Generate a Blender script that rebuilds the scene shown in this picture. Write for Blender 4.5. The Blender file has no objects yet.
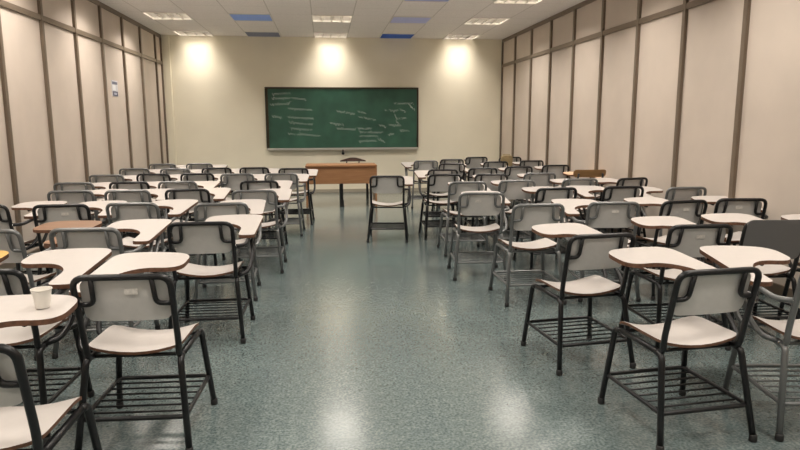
import bpy, bmesh, math, random
from mathutils import Vector, Matrix
random.seed(7)
S = bpy.context.scene
COL = S.collection

# ------------------------------------------------------------------ camera
CAMLOC = Vector((3.2055, 0.0, 1.4519)); FPX = 624.11
PITCH, YAW, ROLL = .1613, .1191, -.003
cyw, syw, cpt, spt = math.cos(YAW), math.sin(YAW), math.cos(PITCH), math.sin(PITCH)
FWD = Vector((syw*cpt, cyw*cpt, -spt)); RT = Vector((cyw, -syw, 0)); UP = RT.cross(FWD)
RT, UP = math.cos(ROLL)*RT + math.sin(ROLL)*UP, -math.sin(ROLL)*RT + math.cos(ROLL)*UP
cam = bpy.data.cameras.new('camera'); camo = bpy.data.objects.new('camera', cam); COL.objects.link(camo)
cam.sensor_fit = 'HORIZONTAL'; cam.sensor_width = 36; cam.lens = FPX*36/800; cam.clip_start = .05
M = Matrix((RT, UP, -FWD)).transposed().to_4x4(); M.translation = CAMLOC
camo.matrix_world = M
S.camera = camo
def ray(px, py): return FWD + RT*((px-400)/FPX) - UP*((py-225)/FPX)
def at_z(px, py, z):
    d = ray(px, py); return CAMLOC + d*((z-CAMLOC.z)/d.z)
def at_y(px, py, y):
    d = ray(px, py); return CAMLOC + d*(y/d.y)

# ------------------------------------------------------------------ world, exposure
W = bpy.data.worlds.new('world'); S.world = W; W.use_nodes = True
W.node_tree.nodes['Background'].inputs[0].default_value = (.9, .85, .8, 1)
W.node_tree.nodes['Background'].inputs[1].default_value = 0.0
S.view_settings.view_transform = 'Standard'; S.view_settings.look = 'None'
S.view_settings.gamma = 1; S.view_settings.exposure = 0.07; S.view_settings.use_curve_mapping = False

H = 3.206; WX = 7.03; YB = 13.37; YF = -3.3           # room: X 0..7, back (board) wall at Y 13.37, rear wall at Y -3.3
GX0, G = .38, .6665                                    # ceiling tile grid
LIGHT_ROWS = [12.70-2.0*k for k in range(8)]           # near edge of every fixture row
LIGHT_COLS = [(GX0, 'lit'), (GX0+2*G, 'blue'), (GX0+4*G, 'lit'), (GX0+6*G, 'blue'), (GX0+8*G, 'lit')]
LAMP_POWER = 25.5
for yy in LIGHT_ROWS:
    for xx, kind in LIGHT_COLS:
        if kind != 'lit': continue
        L = bpy.data.lights.new('ceiling_lamp', 'AREA'); L.shape = 'SQUARE'; L.size = .50
        L.energy = LAMP_POWER*(.33 if yy > 12 else 1.0); L.color = (1, .92, .83); L.spread = math.radians(104 if yy > 12 else 134)
        o = bpy.data.objects.new('ceiling_lamp', L); COL.objects.link(o)
        o.location = (xx+G/2, yy+G/2, H-.008)

# ------------------------------------------------------------------ helpers
def tag(o, label=None, cat=None, group=None, kind=None):
    if label: o['label'] = label
    if cat: o['category'] = cat
    if group: o['group'] = group
    if kind: o['kind'] = kind
    return o
def empty(name, loc=(0,0,0), rz=0):
    o = bpy.data.objects.new(name, None); COL.objects.link(o); o.location = loc; o.rotation_euler = (0,0,rz)
    o.empty_display_size = .1
    return o
def obj(name, bm, mats, parent=None, smooth=False, loc=None):
    me = bpy.data.meshes.new(name)
    bmesh.ops.recalc_face_normals(bm, faces=bm.faces)
    bm.to_mesh(me); bm.free()
    for m in (mats if isinstance(mats, (list, tuple)) else [mats]): me.materials.append(m)
    if smooth:
        for p in me.polygons: p.use_smooth = True
        if smooth == 'angle':
            try: me.set_sharp_from_angle(angle=math.radians(40))
            except Exception: pass
    o = bpy.data.objects.new(name, me); COL.objects.link(o)
    if parent: o.parent = parent
    if loc: o.location = loc
    return o
def box(bm, x0, x1, y0, y1, z0, z1, mi=0):
    v = [bm.verts.new(p) for p in ((x0,y0,z0),(x1,y0,z0),(x1,y1,z0),(x0,y1,z0),(x0,y0,z1),(x1,y0,z1),(x1,y1,z1),(x0,y1,z1))]
    fs = []
    for f in ((0,3,2,1),(4,5,6,7),(0,1,5,4),(1,2,6,5),(2,3,7,6),(3,0,4,7)):
        q = bm.faces.new([v[i] for i in f]); q.material_index = mi; fs.append(q)
    return fs
def bevbox(bm, x0, x1, y0, y1, z0, z1, b=.004, mi=0):
    t = bmesh.new(); box(t, x0,x1,y0,y1,z0,z1, mi)
    bmesh.ops.bevel(t, geom=t.edges[:], offset=b, segments=2, affect='EDGES')
    tm = bpy.data.meshes.new('t'); t.to_mesh(tm); t.free(); bm.from_mesh(tm); bpy.data.meshes.remove(tm)
def fillet(pts, r, n=5):
    pts = [Vector(p) for p in pts]; out = [pts[0]]
    for i in range(1, len(pts)-1):
        p, a, b = pts[i], pts[i-1], pts[i+1]
        da, db = (a-p), (b-p); rr = min(r, da.length*.48, db.length*.48)
        A, B = p+da.normalized()*rr, p+db.normalized()*rr
        for k in range(n+1):
            t = k/n; out.append(A*(1-t)**2 + p*2*t*(1-t) + B*t*t)
    out.append(pts[-1]); return out
def tube(bm, pts, r, seg=10, fil=.03, closed=False, nf=5, mi=0):
    P = fillet(pts, fil, nf) if fil else [Vector(p) for p in pts]
    n = len(P); rings = []; N = None
    for i in range(n):
        if closed: t = (P[(i+1) % n]-P[i-1])
        else: t = P[min(i+1, n-1)]-P[max(i-1, 0)]
        t.normalize()
        if N is None:
            N = t.orthogonal().normalized()
        else: N = (N - t*N.dot(t)).normalized()
        Bn = t.cross(N)
        rings.append([bm.verts.new(P[i] + r*(math.cos(2*math.pi*k/seg)*N + math.sin(2*math.pi*k/seg)*Bn)) for k in range(seg)])
    for i in range(n if closed else n-1):
        a, b = rings[i], rings[(i+1) % n]
        for k in range(seg):
            f = bm.faces.new((a[k], a[(k+1) % seg], b[(k+1) % seg], b[k])); f.material_index = mi
    if not closed:
        bm.faces.new(rings[0][::-1]).material_index = mi; bm.faces.new(rings[-1]).material_index = mi
def lathe(bm, prof, seg=28, c=(0,0,0), mi=0):
    rings = []
    for r, z in prof:
        rings.append([bm.verts.new((c[0]+r*math.cos(2*math.pi*k/seg), c[1]+r*math.sin(2*math.pi*k/seg), c[2]+z)) for k in range(seg)])
    for a, b in zip(rings, rings[1:]):
        for k in range(seg): bm.faces.new((a[k], a[(k+1) % seg], b[(k+1) % seg], b[k])).material_index = mi
    bm.faces.new(rings[0][::-1]).material_index = mi; bm.faces.new(rings[-1]).material_index = mi

# ------------------------------------------------------------------ materials
def mat(name, col, rough=.6, metal=0, spec=.5, noise=None, bump=None, coat=0):
    m = bpy.data.materials.new(name); m.use_nodes = True; nt = m.node_tree
    b = nt.nodes['Principled BSDF']
    b.inputs['Base Color'].default_value = (*col, 1); b.inputs['Roughness'].default_value = rough
    b.inputs['Metallic'].default_value = metal; b.inputs['Specular IOR Level'].default_value = spec
    b.inputs['Coat Weight'].default_value = coat
    tc = nt.nodes.new('ShaderNodeTexCoord')
    if noise:
        sc, amt = noise
        n = nt.nodes.new('ShaderNodeTexNoise'); n.inputs['Scale'].default_value = sc; n.inputs['Detail'].default_value = 4
        nt.links.new(tc.outputs['Object'], n.inputs['Vector'])
        r = nt.nodes.new('ShaderNodeValToRGB')
        r.color_ramp.elements[0].color = (*[c*(1-amt) for c in col], 1); r.color_ramp.elements[0].position = .3
        r.color_ramp.elements[1].color = (*[min(1, c*(1+amt)) for c in col], 1); r.color_ramp.elements[1].position = .7
        nt.links.new(n.outputs['Fac'], r.inputs['Fac']); nt.links.new(r.outputs['Color'], b.inputs['Base Color'])
    if bump:
        sc, st = bump
        n = nt.nodes.new('ShaderNodeTexNoise'); n.inputs['Scale'].default_value = sc
        nt.links.new(tc.outputs['Object'], n.inputs['Vector'])
        bp = nt.nodes.new('ShaderNodeBump'); bp.inputs['Strength'].default_value = st; bp.inputs['Distance'].default_value = .002
        nt.links.new(n.outputs['Fac'], bp.inputs['Height']); nt.links.new(bp.outputs['Normal'], b.inputs['Normal'])
    return m
def wood(name, c1, c2, rough=.45, axis=0, scale=6):
    m = mat(name, c1, rough); nt = m.node_tree; b = nt.nodes['Principled BSDF']
    tc = nt.nodes.new('ShaderNodeTexCoord'); mp = nt.nodes.new('ShaderNodeMapping')
    s = [scale*6]*3; s[axis] = scale*.5; mp.inputs['Scale'].default_value = s
    n = nt.nodes.new('ShaderNodeTexNoise'); n.inputs['Scale'].default_value = 1; n.inputs['Detail'].default_value = 6
    r = nt.nodes.new('ShaderNodeValToRGB'); r.color_ramp.elements[0].color = (*c1, 1); r.color_ramp.elements[1].color = (*c2, 1)
    r.color_ramp.elements[0].position = .35; r.color_ramp.elements[1].position = .7
    nt.links.new(tc.outputs['Object'], mp.inputs[0]); nt.links.new(mp.outputs[0], n.inputs[0]); nt.links.new(n.outputs['Fac'], r.inputs[0])
    nt.links.new(r.outputs[0], b.inputs['Base Color'])
    return m
def floor_mat():
    m = mat('speckled green-grey vinyl', (.25,.3,.28), .22); nt = m.node_tree; b = nt.nodes['Principled BSDF']
    tc = nt.nodes.new('ShaderNodeTexCoord')
    def nz(scale, det=3):
        n = nt.nodes.new('ShaderNodeTexNoise'); n.inputs['Scale'].default_value = scale; n.inputs['Detail'].default_value = det
        nt.links.new(tc.outputs['Object'], n.inputs['Vector']); return n
    b.inputs['Coat Weight'].default_value = .6; b.inputs['Coat Roughness'].default_value = .19
    fine, mid, big = nz(75, 2), nz(22, 4), nz(1.2, 3)
    def ramp(n, c0, c1, p0, p1):
        r = nt.nodes.new('ShaderNodeValToRGB'); r.color_ramp.elements[0].color = (*c0, 1); r.color_ramp.elements[1].color = (*c1, 1)
        r.color_ramp.elements[0].position = p0; r.color_ramp.elements[1].position = p1
        nt.links.new(n.outputs['Fac'], r.inputs[0]); return r
    a = ramp(fine, (.078,.110,.110), (.20,.242,.238), .36, .66)
    c = ramp(mid, (.72,.76,.76), (1.08,1.06,1.06), .3, .7)
    d = ramp(big, (.9,.9,.9), (1.05,1.05,1.05), .3, .7)
    def mul(x, y):
        mx = nt.nodes.new('ShaderNodeMixRGB'); mx.blend_type = 'MULTIPLY'; mx.inputs[0].default_value = 1
        nt.links.new(x, mx.inputs[1]); nt.links.new(y, mx.inputs[2]); return mx.outputs[0]
    nt.links.new(mul(mul(a.outputs[0], c.outputs[0]), d.outputs[0]), b.inputs['Base Color'])
    rr = nt.nodes.new('ShaderNodeMapRange'); rr.inputs['To Min'].default_value = .13; rr.inputs['To Max'].default_value = .24
    nt.links.new(mid.outputs['Fac'], rr.inputs['Value']); nt.links.new(rr.outputs[0], b.inputs['Roughness'])
    bn = nz(2.2, 2)
    bp = nt.nodes.new('ShaderNodeBump'); bp.inputs['Strength'].default_value = .2; bp.inputs['Distance'].default_value = .008
    nt.links.new(bn.outputs['Fac'], bp.inputs['Height']); nt.links.new(bp.outputs['Normal'], b.inputs['Normal'])
    return m
def ceil_mat():
    m = mat('mineral ceiling tile', (.62,.58,.54), .9, noise=None); nt = m.node_tree; b = nt.nodes['Principled BSDF']
    tc = nt.nodes.new('ShaderNodeTexCoord'); sp = nt.nodes.new('ShaderNodeSeparateXYZ'); nt.links.new(tc.outputs['Object'], sp.inputs[0])
    def line(out, off):
        s = nt.nodes.new('ShaderNodeMath'); s.operation = 'SUBTRACT'; s.inputs[1].default_value = off; nt.links.new(out, s.inputs[0])
        p = nt.nodes.new('ShaderNodeMath'); p.operation = 'PINGPONG'; p.inputs[1].default_value = G/2; nt.links.new(s.outputs[0], p.inputs[0])
        l = nt.nodes.new('ShaderNodeMath'); l.operation = 'LESS_THAN'; l.inputs[1].default_value = .008 if off < 1 else .004; nt.links.new(p.outputs[0], l.inputs[0])
        return l.outputs[0]
    mx = nt.nodes.new('ShaderNodeMath'); mx.operation = 'MAXIMUM'
    nt.links.new(line(sp.outputs[0], GX0), mx.inputs[0]); nt.links.new(line(sp.outputs[1], 12.70), mx.inputs[1])
    n = nt.nodes.new('ShaderNodeTexNoise'); n.inputs['Scale'].default_value = 90; nt.links.new(tc.outputs['Object'], n.inputs['Vector'])
    r = nt.nodes.new('ShaderNodeValToRGB'); r.color_ramp.elements[0].color = (.76,.73,.71,1); r.color_ramp.elements[1].color = (.88,.845,.82,1)
    r.color_ramp.elements[0].position = .35; r.color_ramp.elements[1].position = .6
    nt.links.new(n.outputs['Fac'], r.inputs[0])
    mc = nt.nodes.new('ShaderNodeMixRGB'); mc.inputs[2].default_value = (.60,.57,.54,1)
    nt.links.new(mx.outputs[0], mc.inputs[0]); nt.links.new(r.outputs[0], mc.inputs[1]); nt.links.new(mc.outputs[0], b.inputs['Base Color'])
    return m
def emis(name, col, st):
    m = mat(name, col, .5); b = m.node_tree.nodes['Principled BSDF']
    b.inputs['Emission Color'].default_value = (*col, 1); b.inputs['Emission Strength'].default_value = st
    return m
FLOOR = floor_mat(); CEIL = ceil_mat()
PANEL = mat('beige wall panel', (.60,.52,.45), .55, noise=(2.5, .04), bump=(60, .05))
PLASTER = mat('cream painted plaster', (.92,.86,.70), .8, noise=(1.5, .03), bump=(40, .08))
TAUPE = mat('taupe aluminium profile', (.20,.155,.115), .4, .3)
BLACKF = mat('black enamelled steel tube', (.008,.008,.009), .36, 0, .4)
GREYF = mat('grey enamelled steel tube', (.15,.155,.155), .35, .35, .5)
LAM = mat('off white laminate', (.54,.50,.47), .3, noise=(30, .02))
EDGE = mat('brown laminate edge', (.12,.055,.03), .5, noise=(40, .3))
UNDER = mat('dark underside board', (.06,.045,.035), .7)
SHELL = mat('light grey laminated plywood back', (.56,.54,.52), .38, noise=(40, .03))
DSHELL = mat('charcoal plastic shell', (.15,.145,.145), .5)
BROWNTAB = wood('worn brown tablet', (.20,.105,.055), (.27,.145,.08), .4)
YELTAB = wood('yellow varnished tablet', (.62,.36,.09), (.70,.44,.14), .35)
PEACH = wood('peach wood tablet', (.72,.47,.30), (.78,.54,.36), .4)
OCHRE = wood('ochre plywood back', (.25,.135,.05), (.33,.19,.08), .5)
DESKW = wood('orange brown veneer', (.33,.16,.07), (.41,.21,.10), .4)
DESKD = wood('darker veneer edge', (.20,.08,.03), (.26,.11,.045), .4)
STICK = mat('worn paper sticker', (.62,.59,.55), .7, noise=(80, .15))
RUBBER = mat('black rubber', (.012,.012,.012), .7)
SCREW = mat('bright steel screw', (.6,.6,.6), .25, 1)
BOARD = mat('green chalkboard enamel', (.036,.115,.078), .42, noise=(3, .22))
BFRAME = mat('dark bronze board frame', (.05,.04,.025), .4, .3)
ALU = mat('pale aluminium', (.62,.62,.58), .35, .5)
CHALK = mat('white chalk', (.60,.68,.64), .9, noise=(120, .35))
WHITEP = mat('white enamelled fixture', (.80,.77,.72), .4)
LOUV = mat('bright aluminium louvre', (.45,.43,.40), .3, .8)
TUBEM = emis('fluorescent tube', (1,.92,.80), 9.0)
BLUEP = mat('blue louvre panel', (.42,.60,1.0), .35)
BLUED = mat('deep blue louvre panel', (.10,.24,.72), .35)
BLUEL = mat('pale lavender louvre panel', (.66,.70,.95), .4)
BLUEG = mat('grey blue louvre panel', (.33,.36,.46), .4)
CUPM = mat('white plastic cup', (.82,.78,.72), .35)
KHAKI = mat('khaki canvas', (.30,.23,.12), .9, noise=(30, .15))

# ------------------------------------------------------------------ room shell
def struct(name, bm, m, parent=None, smooth=False):
    o = obj(name, bm, m, parent, smooth)
    if not parent: o['kind'] = 'structure'
    return o
bm = bmesh.new(); box(bm, -.1, WX+.1, YF-.1, YB+.1, -.1, 0); struct('floor', bm, FLOOR)
bm = bmesh.new(); box(bm, -.1, 0, YF-.1, YB+.1, 0, H+.12); struct('wall_left', bm, PANEL)
bm = bmesh.new(); box(bm, WX, WX+.1, YF-.1, YB+.1, 0, H+.12); struct('wall_right', bm, PANEL)
bm = bmesh.new(); box(bm, 0, WX, YB, YB+.1, 0, H+.12); struct('wall_back', bm, PLASTER)
bm = bmesh.new(); box(bm, 0, WX, YF-.1, YF, 0, H+.12); struct('wall_front', bm, PLASTER)
# ceiling with one opening per recessed fixture
bm = bmesh.new()
xs = sorted({0, WX} | {x for x, _ in LIGHT_COLS} | {x+G for x, _ in LIGHT_COLS})
ys = sorted({YF, YB} | set(LIGHT_ROWS) | {y+G for y in LIGHT_ROWS})
holes = [(x, y) for x, _ in LIGHT_COLS for y in LIGHT_ROWS]
for x0, x1 in zip(xs, xs[1:]):
    for y0, y1 in zip(ys, ys[1:]):
        cxm, cym = (x0+x1)/2, (y0+y1)/2
        if any(hx < cxm < hx+G and hy < cym < hy+G for hx, hy in holes): continue
        box(bm, x0, x1, y0, y1, H, H+.02)
struct('ceiling', bm, CEIL)
bm = bmesh.new(); box(bm, 0, WX, YF, YB, H+.12, H+.16); struct('ceiling', bm, WHITEP)
# pilaster in the back left corner
bm = bmesh.new(); bevbox(bm, 0, .17, YB-.05, YB, 0, H, .006); struct('trim_1', bm, PLASTER)
# wall profiles: posts every metre, rail and top trim
tn = 2
def trim(x0, x1, y0, y1, z0, z1):
    global tn
    b_ = bmesh.new(); bevbox(b_, x0, x1, y0, y1, z0, z1, .003); struct('trim_%d' % tn, b_, TAUPE); tn += 1
RAIL = 2.658
for k in range(17):
    y = YB-.503-k; 
    if y > YF+.1: trim(0, .032, y-.03, y+.03, 0, H-.05)
for k in range(17):
    y = YB-.92-k
    if y > YF+.1: trim(WX-.032, WX, y-.03, y+.03, 0, H-.05)
trim(0, .032, YB-.09, YB-.05, 0, H-.05); trim(WX-.032, WX, YB-.04, YB, 0, H-.05)
for x0, x1, ya, off in ((0, .027, YB-.05, .503), (WX-.027, WX, YB, .92)):
    trim(x0, x1, YF, ya, RAIL-.032, RAIL+.032)
    trim(x0, x1, YF, ya, H-.065, H)
    b_ = bmesh.new(); xx0, xx1 = (0, .018) if x0 == 0 else (WX-.018, WX)
    bevbox(b_, xx0, xx1, YF, ya, 0, .09, .003); struct('baseboard_left' if x0 == 0 else 'baseboard_right', b_, TAUPE)
b_ = bmesh.new(); bevbox(b_, .17, WX, YB-.012, YB, 0, .07, .003); struct('baseboard_back', b_, mat('cream skirting', (.42,.38,.30), .5))

# ------------------------------------------------------------------ ceiling fixtures
def fixture(x, y, kind, m=None, label=''):
    r = empty('ceiling_light', (x+G/2, y+G/2, H)); h = G/2
    b = bmesh.new()   # housing: four sides and a top above the opening, thin flange below
    for a in ((-h,-h+.012,-h,h),(h-.012,h,-h,h),(-h+.012,h-.012,-h,-h+.012),(-h+.012,h-.012,h-.012,h)): box(b, a[0],a[1],a[2],a[3], -.012, .10)
    box(b, -h, h, -h, h, .10, .11)
    f = obj('housing', b, WHITEP, r)
    b = bmesh.new()
    if kind == 'lit':
        for k in range(1, 4):
            xx = -h + k*G/4; box(b, xx-.006, xx+.006, -h+.012, h-.012, -.004, .05)
        for k in range(1, 7):
            yy = -h + k*G/7; box(b, -h+.012, h-.012, yy-.002, yy+.002, .006, .048)
        obj('louvre', b, LOUV, r)
        for k in range(4):
            b = bmesh.new(); xx = -h + (k+.5)*G/4; tube(b, [(xx,-h+.03,.07),(xx,h-.03,.07)], .013, 8, 0)
            obj('fluorescent_tube', b, TUBEM, r, True)
        tag(r, label, 'ceiling light', 'lit recessed louvred ceiling lights')
    else:
        box(b, -h+.012, h-.012, -h+.012, h-.012, .0, .008)
        for k in range(1, 12):
            yy = -h + k*G/12; box(b, -h+.012, h-.012, yy-.003, yy+.003, -.010, .0)
        obj('blue_panel', b, m, r)
        tag(r, label, 'ceiling light', 'unlit blue ceiling panels')
ORDR = ['nearest the chalkboard wall'] + ['%s row from the chalkboard wall' % w for w in ('second','third','fourth','fifth','sixth','seventh','eighth')]
coln = {0:'left', 2:'middle', 4:'right'}
for k, yy in enumerate(LIGHT_ROWS):
    for c, (xx, kind) in enumerate(LIGHT_COLS):
        if kind == 'lit':
            lb = 'lit louvred ceiling light, %s column, %s' % (coln[c], ORDR[k])
            fixture(xx, yy, 'lit', label=lb)
        else:
            m = {(0,1):BLUEG,(1,1):BLUEP,(0,3):BLUED,(1,3):BLUEL}.get((k, c), BLUEL)
            lb = {(0,1):'dull grey-blue ceiling panel by the chalkboard wall, left of centre', (1,1):'bright sky-blue ceiling panel left of centre',
                  (0,3):'deep blue ceiling panel by the chalkboard wall, right of centre', (1,3):'pale lavender ceiling panel right of centre'}.get((k, c),
                  'unlit pale lavender ceiling panel, %s of centre, %s' % ('left' if c == 1 else 'right', ORDR[k]))
            fixture(xx, yy, 'blue', m, lb)

# ------------------------------------------------------------------ chalkboard
BY = YB-.045
def bp(px, py): p = at_y(px, py, BY); return p.x, p.z
(x0, z1), (x1, _), (_, z0) = bp(264.5, 87), bp(418.5, 87), bp(341, 149)
cb = empty('chalkboard', ((x0+x1)/2, YB, z0))
cx = (x0+x1)/2; w2 = (x1-x0)/2; bh = z1-z0
b = bmesh.new(); box(b, -w2+.02, w2-.02, -.04, -.001, .02, bh-.02); obj('writing_surface', b, BOARD, cb)
b = bmesh.new()
for a in ((-w2,w2,bh-.035,bh),(-w2,-w2+.06,0,bh-.035),(w2-.035,w2,0,bh-.035),(-w2+.05,w2-.035,0,.03)): bevbox(b, a[0],a[1],-.055,-.001,a[2],a[3],.004)
obj('frame', b, BFRAME, cb)
b = bmesh.new(); bevbox(b, -w2+.02, w2-.02, -.12, -.055, -.012, .012, .004); bevbox(b, -w2+.02, w2-.02, -.125, -.115, -.012, .028, .003)
obj('chalk_tray', b, ALU, cb)
kx, kz = bp(343, 152.3)
b = bmesh.new(); lathe(b, [(.018,0),(.03,.01),(.03,.03),(.012,.04)], 16); 
k_ = obj('knob', b, RUBBER, cb, True); k_.rotation_euler = (math.pi/2, 0, 0); k_.location = (kx-cx, -.06, kz-z0-.02)
b = bmesh.new(); box(b, kx-cx-.012, kx-cx+.012, -.075, -.001, -.06, 0); obj('bracket', b, RUBBER, cb)
# chalk writing: the illegible lines as wavering strokes
LINES = [(272,94,290,93),(272,98.5,290,98),(292,98,306,99.5),(270,104.5,288,104),(287,103,291,102.5),(288,108.5,312,110),(272,116,283,117.5),
 (288,117,300,118),(300,118,314,118.5),(289,122.5,313,124.5),(290,128.5,312,130),(288,133.5,300,135),(300,134,320,136),
 (337,111,355,114),(358,111.5,366,113),(359,117,376,120),(330,123,344,125),(337,128.5,356,129.5),(358,128.5,372,128.5),(359,132,383,132.5),(359,136,378,136),(359,141.5,377,140.5),(378,139,385,142),
 (379,125,386,126.5),(385,110,398,111),(400,109,406,112),(394,103.5,414,103.5),(410,106,415,110),(409,104,413,109),(394,114,397,119),(397,118.5,406,118),(396,121,399,124),(389,125,401,125.5),(400,131,409,130.5),(388,135,394,134)]
b = bmesh.new(); rnd = random.Random(3)
for ax, ay, bx_, by_ in LINES:
    (xa, za), (xb, zb) = bp(ax, ay), bp(bx_, by_); L = math.hypot(xb-xa, zb-za)
    n = max(4, int(L/.014)); pts = []
    ph = 0
    for i in range(n+1):
        t = i/n; ph += rnd.uniform(1.0, 2.4)
        a_ = .021*math.sin(ph)*(1 if rnd.random() > .12 else 1.9)
        pts.append((xa+(xb-xa)*t + .006*math.cos(ph*1.3) - cx, za+(zb-za)*t + a_ - z0))
    for (pa, qa), (pb, qb) in zip(pts, pts[1:]):
        if rnd.random() < .10: continue
        dx, dz = pb-pa, qb-qa; l = math.hypot(dx, dz) or 1; nx, nz = -dz/l*.0030, dx/l*.0030
        vs = [(pa+nx,qa+nz),(pb+nx,qb+nz),(pb-nx,qb-nz),(pa-nx,qa-nz)]
        b.faces.new([b.verts.new((x, -.0412, z)) for x, z in vs])
obj('chalk_writing', b, CHALK, cb)
tag(cb, 'long green chalkboard with faint chalk writing on the cream wall', 'chalkboard')

# ------------------------------------------------------------------ notice on the left wall
nt_ = empty('wall_notice', (0, 10.33, 2.0))
b = bmesh.new(); box(b, 0, .006, -.14, .14, -.12, .12); obj('sheet', b, mat('grey printed notice', (.62,.62,.66), .5), nt_)
for zz, c in (((.06,.10), (.16,.17,.24)), ((-.115,-.045), (.10,.10,.16))):
    b = bmesh.new(); box(b, .006, .0075, -.12, .12, zz[0], zz[1]); obj('printed_band', b, mat('dark printed ink', c, .5), nt_)
b = bmesh.new(); box(b, .006, .0072, -.11, .03, -.03, .05); obj('pale_panel', b, mat('white print', (.85,.86,.88), .5), nt_)
b = bmesh.new(); box(b, .0075, .0085, -.06, .06, -.10, -.065); obj('pale_panel', b, mat('light blue print', (.5,.52,.62), .5), nt_)
tag(nt_, 'small blue and white notice stuck on the left wall panel', 'notice')

# ------------------------------------------------------------------ tablet-arm chairs
SEG = 10; TR = .0140; ZT = .815
FR = {'K': BLACKF, 'G': GREYF}
def slab(bm, outline, zfun, th, mt=0, ms=1, mb=2, rows=None):
    """extruded board whose height follows zfun(x,y); filled as a triangulated fan of rings so that it can curve"""
    n = len(outline); c = Vector((sum(p[0] for p in outline)/n, sum(p[1] for p in outline)/n))
    top, bot = [], []
    steps = (0, .35, .65, .88, 1.0)
    for s in steps[1:]:
        rt, rb = [], []
        for p in outline:
            q = c + (Vector(p)-c)*s; z = zfun(q.x, q.y)
            rt.append(bm.verts.new((q.x, q.y, z))); rb.append(bm.verts.new((q.x, q.y, z-th)))
        top.append(rt); bot.append(rb)
    ct = bm.verts.new((c.x, c.y, zfun(c.x, c.y))); cb_ = bm.verts.new((c.x, c.y, zfun(c.x, c.y)-th))
    for k in range(n):
        j = (k+1) % n
        bm.faces.new((ct, top[0][k], top[0][j])).material_index = mt
        bm.faces.new((cb_, bot[0][j], bot[0][k])).material_index = mb
        for a, b_ in zip(top, top[1:]): bm.faces.new((a[k], b_[k], b_[j], a[j])).material_index = mt
        for a, b_ in zip(bot, bot[1:]): bm.faces.new((a[j], b_[j], b_[k], a[k])).material_index = mb
        bm.faces.new((top[-1][k], bot[-1][k], bot[-1][j], top[-1][j])).material_index = ms
def round_poly(pts, n=6):
    """pts: (x, y, radius)"""
    out = []; m = len(pts)
    for i in range(m):
        p = Vector(pts[i][:2]); a = Vector(pts[i-1][:2]); b_ = Vector(pts[(i+1) % m][:2]); r = pts[i][2]
        da, db = a-p, b_-p; rr = min(r, da.length*.49, db.length*.49)
        A, B = p+da.normalized()*rr, p+db.normalized()*rr
        for k in range(n+1):
            t = k/n; q = A*(1-t)**2 + p*2*t*(1-t) + B*t*t; out.append((q.x, q.y))
    return out
def seat_z(x, y): return .448 + .85*x*x - .02*math.exp(-((y-.19)/.05)**2) + .02*max(0, -y-.08)
def tab_z(y): return .692 + (y+.05)*.08
TAB_R = [(.315,-.07,.03),(.315,.56,.10),(.10,.575,.22),(-.10,.53,.16),(-.10,.27,.13),(.10,.285,.10),(.20,.17,.14),(.205,-.07,.04)]
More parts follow.
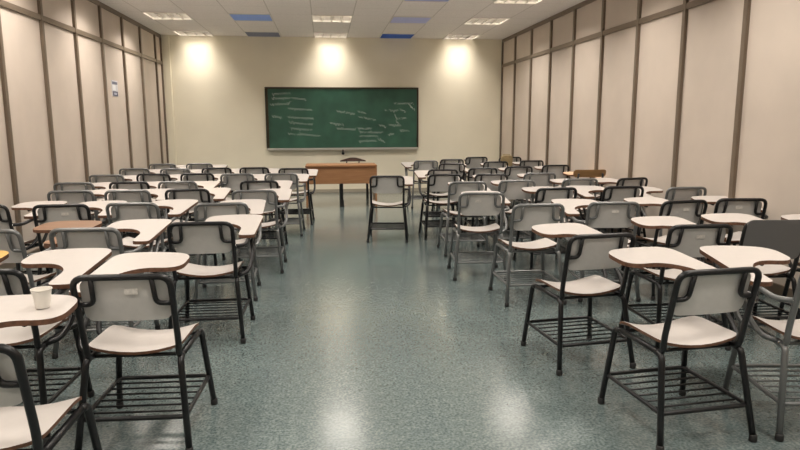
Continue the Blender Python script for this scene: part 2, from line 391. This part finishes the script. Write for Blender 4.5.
def build_chair(frame, hand, back='std', tabm=None, sticker=None, seatm=None):
    r = empty('tablet_chair'); FM = FR[frame]; s = 1 if hand == 'R' else -1
    # seat
    ol = round_poly([(.205,-.18,.045),(.205,.19,.05),(-.205,.19,.05),(-.205,-.18,.045)], 5)
    ol = [p for i, p in enumerate(ol)]
    b = bmesh.new(); fine = []
    for i, p in enumerate(ol):      # subdivide the long edges so that the saddle curve shows
        q = ol[(i+1) % len(ol)]; d = math.hypot(q[0]-p[0], q[1]-p[1]); k = max(1, int(d/.05))
        for j in range(k): fine.append((p[0]+(q[0]-p[0])*j/k, p[1]+(q[1]-p[1])*j/k))
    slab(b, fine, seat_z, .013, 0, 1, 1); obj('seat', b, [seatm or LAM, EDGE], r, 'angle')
    # back panel (vertical, slightly curved), built flat then stood up
    if back == 'std': x_, zt, zb, m = .186, .798, .605, SHELL
    elif back == 'dark': x_, zt, zb, m = .200, .835, .56, DSHELL
    else: x_, zt, zb, m = .225, .84, .74, OCHRE
    ol = round_poly([(x_,zb,.05 if back != 'wood' else .05),(x_,zt,.04),(-x_,zt,.04),(-x_,zb,.05)], 5); fine = []
    for i, p in enumerate(ol):
        q = ol[(i+1) % len(ol)]; d = math.hypot(q[0]-p[0], q[1]-p[1]); k = max(1, int(d/.05))
        for j in range(k): fine.append((p[0]+(q[0]-p[0])*j/k, p[1]+(q[1]-p[1])*j/k))
    b = bmesh.new(); slab(b, fine, lambda x, z: 0.45*(x*x) , .010, 0, 1 if back == 'std' else 0, 0)
    def lean(z): return -.185 - .085*(z-.46)/.355
    for v in b.verts:
        x, z, dpt = v.co; v.co = Vector((x, lean(z) + (.018 if back == 'std' else -.022 if back == 'dark' else .016) + dpt, z))
    bk = obj('backrest', b, [m, EDGE], r, 'angle')
    if sticker:
        b = bmesh.new(); sx = sticker
        box(b, sx-.028, sx+.028, -.004, -.0025, -.012, .012)
        st = obj('sticker', b, STICK, bk); st.location = (0, lean(.745)+.009, .745)
    # back frame: one bent tube, hooking forward under the seat rails
    zf, hx = ZT, .196
    b = bmesh.new()
    pts = [(-hx,-.02,.422),(-hx,-.185,.425),(-hx-.004,lean(.50),.50),(-hx-.006,lean(zf),zf),(hx+.006,lean(zf),zf),(hx+.004,lean(.50),.50),(hx,-.185,.425),(hx,-.02,.422)]
    if back == 'wood':
        pts = [(-hx,-.02,.422),(-hx,-.185,.425),(-hx+.03,lean(.79)-.004,.79),]
        tube(b, pts, TR, SEG, .05); tube(b, [(-p[0], p[1], p[2]) for p in pts], TR, SEG, .05)
    else:
        tube(b, pts, TR, SEG, .055)
    obj('back_frame', b, FM, r, True)
    if back == 'std':
        for q in (-1, 1):
            b = bmesh.new(); tube(b, [(q*.125,lean(zf),zf-.004),(q*.130,lean(.69),.690),(q*(hx+.004),lean(.69),.690)], .0115, 8, .03)
            obj('back_bracket', b, FM, r, True)
    # side rails and legs
    for q in (-1, 1):
        b = bmesh.new(); tube(b, [(q*.200,-.150,.424),(q*.200,.150,.424)], TR, SEG, 0); obj('seat_rail', b, FM, r, True)
        for front in (0, 1):
            b = bmesh.new()
            if front: P = [(q*.200,.145,.422),(q*.204,.195,.418),(q*.240,.235,.014)]
            else: P = [(q*.200,-.145,.422),(q*.204,-.192,.418),(q*.240,-.272,.014)]
            tube(b, P, TR+.001, SEG, .045)
            lg = obj('leg', b, FM, r, True)
            b = bmesh.new(); lathe(b, [(.0165,0),(.0185,.006),(.018,.03),(.0145,.034)], 10, (P[-1][0], P[-1][1], 0)); obj('rubber_foot', b, RUBBER, lg, True)
    for y in (-.14, .14):
        b = bmesh.new(); tube(b, [(-.2,y,.422),(.2,y,.422)], .009, 8, 0)
        obj('cross_bar', b, FM, r, True)
    # book rack
    b = bmesh.new(); zb_ = .165
    tube(b, fillet([(-.224,0,zb_),(-.224,-.240,zb_),(.224,-.240,zb_),(.224,.222,zb_),(-.224,.222,zb_),(-.224,.01,zb_)], .03, 4), .0105, 8, 0, closed=True)
    for k in range(6):
        y = -.240 + .462*(k+1)/7; tube(b, [(-.222,y,zb_-.001),(.222,y,zb_-.001)], .0050, 6, 0)
    obj('book_rack', b, FM, r, True)
    if hand == 'N': return r
    # tablet and its arm
    tm = tabm or LAM
    ol = round_poly(TAB_R, 7); fine = []
    for p, q in zip(ol, ol[1:]+ol[:1]):
        d = math.hypot(q[0]-p[0], q[1]-p[1]); k = max(1, int(d/.08))
        for j in range(k): fine.append((s*(p[0]+(q[0]-p[0])*j/k), p[1]+(q[1]-p[1])*j/k))
    if s < 0: fine = fine[::-1]
    # concave outline -> ngon top and bottom instead of a fan
    b = bmesh.new(); T = [b.verts.new((x, y, tab_z(y)+.011)) for x, y in fine]; B_ = [b.verts.new((x, y, tab_z(y)-.011)) for x, y in fine]
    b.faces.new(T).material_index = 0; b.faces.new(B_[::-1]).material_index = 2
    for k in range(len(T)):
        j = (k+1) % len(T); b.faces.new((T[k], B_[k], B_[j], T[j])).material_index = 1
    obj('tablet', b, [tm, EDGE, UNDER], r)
    b = bmesh.new(); zt_ = lambda y: tab_z(y)-.0225
    tube(b, [(s*(hx+.004),lean(.655),.655),(s*.27,-.19,.655),(s*.272,-.06,zt_(-.06)),(s*.272,.46,zt_(.46)),(s*.05,.46,zt_(.46)),(s*.05,.33,zt_(.33))], TR-.0005, SEG, .05)
    tube(b, [(s*.203,-.13,.43),(s*.262,-.10,.445),(s*.285,-.02,.50),(s*.262,.17,zt_(.17)-.012)], TR-.001, SEG, .06)
    tube(b, [(s*.203,.08,.43),(s*.262,.10,.445),(s*.275,.16,.52),(s*.262,.34,zt_(.34)-.012)], TR-.001, SEG, .06)
    obj('tablet_arm', b, FM, r, True)
    b = bmesh.new(); lathe(b, [(.007,0),(.007,.004),(.003,.006)], 8)
    sc_ = obj('bolt', b, SCREW, r, True); sc_.location = (s*(hx+.018), lean(.655)-.0, .655); sc_.rotation_euler = (0, s*math.pi/2, 0)
    return r
PROTO = {}
def copy_tree(o, parent=None):
    c = o.copy(); COL.objects.link(c); c.parent = parent
    for ch in list(o.children): copy_tree(ch, c)
    return c
def chair(px, py, code, hand, label, group, yaw=None, back='std', tabm=None, sticker=None, seatm=None, X=None, Y=None, dx=0, dy=0):
    key = (code, hand, back, tabm.name if tabm else 0, sticker, seatm.name if seatm else 0)
    if key in PROTO: c = copy_tree(PROTO[key])
    else: c = PROTO[key] = build_chair(code, hand, back, tabm, sticker, seatm)
    if X is None:
        p = at_z(px, py, .817); lim = 6.70 if hand == 'R' else 6.76
        t = 1.0
        if p.x > lim: t = (lim-CAMLOC.x)/(p.x-CAMLOC.x)
        lo = .26
        if p.x < lo: t = (lo-CAMLOC.x)/(p.x-CAMLOC.x)
        X, Y = CAMLOC.x+(p.x-CAMLOC.x)*t, p.y*t + .27
    X += dx; Y += dy
    if yaw is None: yaw = random.uniform(-2.5, 2.5)
    a = math.radians(yaw)
    c.rotation_euler = (0, 0, a)
    # keep the top bar of the back where it was measured while the chair turns
    c.location = (X + .27*(-math.sin(a)), Y - .27*(1-math.cos(a)), 0)
    tag(c, label, 'chair', group)
    return c
ORD = ['first', 'second', 'third', 'fourth', 'fifth', 'sixth', 'seventh', 'eighth', 'ninth']
CN = {'K': 'black-framed', 'G': 'grey-framed'}
LG = 'tablet-arm chairs in the left block'; RG = 'tablet-arm chairs in the right block'
# each row: front (by the board) to back; entries (px, py, frame, hand, extras) from the side wall to the aisle
LEFT = [
 [(166,164.3,'G','R',dict(dx=-0.06,dy=0)),(196,164,'G','R',dict(dx=0.05,dy=0))],
 [(134,169,'G','R',{}),(175,170,'G','R',dict(dx=-0.04,dy=0.17)),(215,168.3,'K','R',dict(dx=0.02,dy=0)),(252,168,'K','R',dict(dx=.03)),(293,169.3,'K','R',dict(dx=0,dy=0.1))],
 [(106,175.5,'G','R',{}),(153,174.4,'K','R',{}),(197,174,'K','R',{}),(237,174.3,'G','R',{}),(281,174,'G','R',{})],
 [(74,184.5,'G','R',dict(dx=-0.06,dy=0.14)),(125,182.6,'K','R',dict(dx=0.04,dy=0)),(176,182.6,'G','R',dict(dx=0,dy=0.06)),(259,181.5,'K','R',{})],
 [(70,191.5,'G','R',{}),(127,191,'G','R',{}),(187,190,'K','R',{}),(254,191,'G','R',{})],
 [(-20,206,'K','R',dict(yaw=-4)),(63,205.5,'K','R',dict(sticker=.02,yaw=3,dx=-0.02,dy=0)),(129,204,'G','R',dict(yaw=-5,dx=0.02,dy=0)),(221,204,'G','R',{})],
 [(-14,231,'G','R',dict(tabm=BROWNTAB,yaw=-9)),(84,229.5,'G','R',dict(sticker=-.0)),(200,223.5,'K','R',dict(yaw=-1))],
]
cnt = {}
for ri, row in enumerate(LEFT):
    n = len(row)
    for ci, (px, py, k, h, ex) in enumerate(row):
        ex = dict(ex)
        pos = ORD[n-1-ci]
        if ex.get('tabm') is BROWNTAB: lb = 'grey-framed tablet chair with a worn brown tablet top, by the left wall'
        else: lb = '%s tablet chair, %s from the aisle, %s row from the chalkboard, left block' % (CN[k], pos, ORD[ri])
        chair(px, py, k, h, lb, LG, **ex)
chair(-27, 272, 'K', 'R', 'black-framed tablet chair cut by the left photo edge, beside the nearest full chair', LG, yaw=-1.5)
chair(120.5, 276.8, 'K', 'L', 'nearest fully visible black-framed chair on the left, with a left-hand tablet', LG, yaw=-2.5, sticker=.03)
chair(0, 0, 'K', 'L', 'black-framed chair in the bottom left corner, paper cup on its tablet', LG, yaw=0, X=2.10, Y=2.12)
chair(0, 0, 'G', 'R', 'chair by the left wall with a yellow varnished tablet, cut by the photo edge', LG, yaw=0, tabm=YELTAB, X=1.14, Y=3.13)

RIGHT = [   # rows from the board backwards; entries from the aisle to the right wall
 [(426,161,'G','L',{}),(452,159.7,'K','R',{}),(480,157.5,'K','R',dict(dx=-.05,dy=.06))],
 [(452,164,'K','R',{}),(496,162,'K','R',{}),(532,159.5,'K','R',{})],
 [(443,170,'K','L',{}),(483,168.5,'K','R',{}),(519,167,'K','R',{}),(556,165.5,'K','R',{})],
 [(445,175,'K','R',{}),(495,175.7,'K','R',dict(dy=.16)),(542,174,'G','R',dict(dy=.07)),(631,174.0,'K','R',dict(yaw=12,dx=0.03,dy=0))],
 [(468,182.5,'G','R',{}),(521,182,'G','R',dict(dx=0,dy=0.12)),(586,180,'G','R',dict(dx=-0.03,dy=0.08))],
 [(482,193.6,'G','R',dict(sticker=-.03,yaw=-5)),(564,188.5,'K','R',dict(dx=-.07,yaw=2)),(629,187,'K','L',dict(dx=-0.05,dy=0)),(684.5,188,'G','L',dict(dx=0.03,dy=0))],
 [(539,205,'G','N',{}),(618,203,'G','L',dict(sticker=.02,yaw=-6,dx=-0.03,dy=0)),(682,201.5,'K','R',dict(sticker=.03,yaw=5,dx=0.03,dy=0)),(747,198,'K','R',dict(sticker=-.01,yaw=-8,dx=-0.04,dy=0))],
 [(603,235.5,'K','R',dict(yaw=6)),(702,226,'K','R',dict(sticker=.01,yaw=-1))],
]
for ri, row in enumerate(RIGHT):
    n = len(row)
    for ci, (px, py, k, h, ex) in enumerate(row):
        lb = '%s tablet chair, %s from the aisle, %s row from the chalkboard, right block' % (CN[k], ORD[ci], ORD[ri])
        if (px, py) == (426, 161): lb = 'grey-framed chair nearest the board in the right block, left-hand tablet over the aisle'
        chair(px, py, k, h, lb, RG, **ex)
chair(387, 176.5, 'K', 'R', 'lone black-framed tablet chair standing in the aisle in front of the desk', RG, yaw=-8)
chair(591, 171.5, 'K', 'R', 'tablet chair with a low ochre wooden back and peach tablet near right wall', RG, back='wood', tabm=PEACH, yaw=0)
chair(777, 222, 'K', 'R', 'tablet chair with a solid charcoal plastic back at the right photo edge', RG, back='dark', yaw=-4)
chair(721, 271, 'K', 'R', 'nearest fully visible black-framed chair on the right, right-hand tablet', RG, yaw=5)
chair(0, 0, 'G', 'L', 'grey-framed chair with left-hand tablet cut by the bottom right photo edge', RG, yaw=-8, X=5.50, Y=2.70)
chair(0, 0, 'K', 'R', 'chair at the right photo edge showing only its tablet tip by the wall', RG, yaw=0, X=6.71, Y=3.80)
chair(0, 0, 'K', 'N', 'black-framed chair by the right wall with a khaki bag hung on its back', RG, yaw=-6, X=6.66, Y=11.70)

# ------------------------------------------------------------------ khaki bag on the far right
bg = empty('shoulder_bag', (6.33, 11.9, .0))

# ------------------------------------------------------------------ paper cup
b = bmesh.new()
lathe(b, [(.026,0),(.0265,.002),(.031,.038),(.036,.069),(.0385,.071),(.0385,.075),(.036,.075),(.0345,.069),(.0295,.045),(.0245,.006)], 32)
CZ = tab_z(.42)+.0125
p = at_z(43, 307, CZ)
cp = obj('paper_cup', b, CUPM, None, 'angle', (p.x, p.y, CZ)); tag(cp, 'small white disposable cup standing on the tablet at lower left', 'cup')

# ------------------------------------------------------------------ teacher's desk and chair
dk = empty('teacher_desk', (3.49, 11.0, 0))
dw = .625
b = bmesh.new(); bevbox(b, -dw, dw, -.03, .60, .707, .732, .003); obj('desk_top', b, DESKW, dk)
b = bmesh.new(); bevbox(b, -dw+.03, dw-.03, .0, .018, .405, .707, .002); obj('modesty_panel', b, DESKW, dk)
b = bmesh.new(); box(b, -dw+.03, dw-.03, -.012, .0, .675, .706); obj('upper_rail', b, DESKD, dk)
for q in (-1, 1):
    b = bmesh.new(); bevbox(b, q*(dw-.015)-.015, q*(dw-.015)+.015, 0, .57, .0, .707, .002); obj('side_panel', b, DESKW, dk)
b = bmesh.new(); box(b, -.025, .025, -.02, .0, .06, .41); box(b, -.04, .04, -.045, .03, 0, .03)
vs = [(-.025,-.02,.20),(.025,-.02,.20),(.042,-.04,.03),(-.042,-.04,.03)]
box(b, -.034, .034, -.035, .02, .03, .12)
obj('leg', b, BLACKF, dk)
tag(dk, 'orange-brown wooden teacher desk with modesty panel in front of the chalkboard', 'desk')

tc = empty('teacher_chair', (3.75, 12.05, 0), math.pi)
b = bmesh.new()
ol = round_poly([(.25,.722,.02),(.25,.742,.02),(0,.815,.20),(-.25,.742,.02),(-.25,.722,.02)], 6); slab(b, ol, lambda x, z: .8*x*x, .03, 0, 0, 0)
for v in b.verts: x, z, d = v.co; v.co = Vector((x, -.21+d-.08*(z-.45), z))
obj('backrest', b, mat('dark brown vinyl', (.07,.035,.025), .5), tc, 'angle')
b = bmesh.new(); bevbox(b, -.28, .28, -.22, .22, .42, .47, .015); obj('seat', b, mat('dark brown vinyl seat', (.07,.035,.025), .5), tc)
for sx in (-1, 1):
    for sy in (-1, 1):
        b = bmesh.new(); tube(b, [(sx*.26,sy*.17,.425),(sx*.262,sy*.18,0)], .013, 8, 0); obj('leg', b, BLACKF, tc, True)
b = bmesh.new()
for sx in (-1, 1): tube(b, [(sx*.12,-.12,.42),(sx*.12,-.215,.43),(sx*.12,-.225,.75)], .012, 8, .03)
obj('back_support', b, BLACKF, tc, True)
tag(tc, 'dark brown chair behind the desk, only its curved back top showing', 'chair')

# bag details (body, flap, strap)
b = bmesh.new()
ol = round_poly([(.10,0,.05),(.10,.36,.06),(-.10,.36,.06),(-.10,0,.05)], 5)
slab(b, ol, lambda x, z: .09-.9*x*x, .14, 0, 0, 0)
for v in b.verts: x, z, d = v.co; v.co = Vector((x, -d, z))
obj('bag_body', b, KHAKI, bg, 'angle')
b = bmesh.new(); bevbox(b, -.075, .075, -.115, -.07, .05, .20, .01); obj('pocket', b, KHAKI, bg)
b = bmesh.new(); tube(b, [(-.07,-.03,.32),(-.06,.0,.375),(-.06,.07,.375),(.06,.07,.375),(.06,.0,.375),(.07,-.03,.32)], .006, 8, .02); obj('handle', b, KHAKI, bg, True)
bg.rotation_euler = (0, 0, math.radians(-6)); bg.location = (6.56, 11.33, .50)
tag(bg, 'khaki bag hanging on the back of the chair by the far right wall', 'bag')
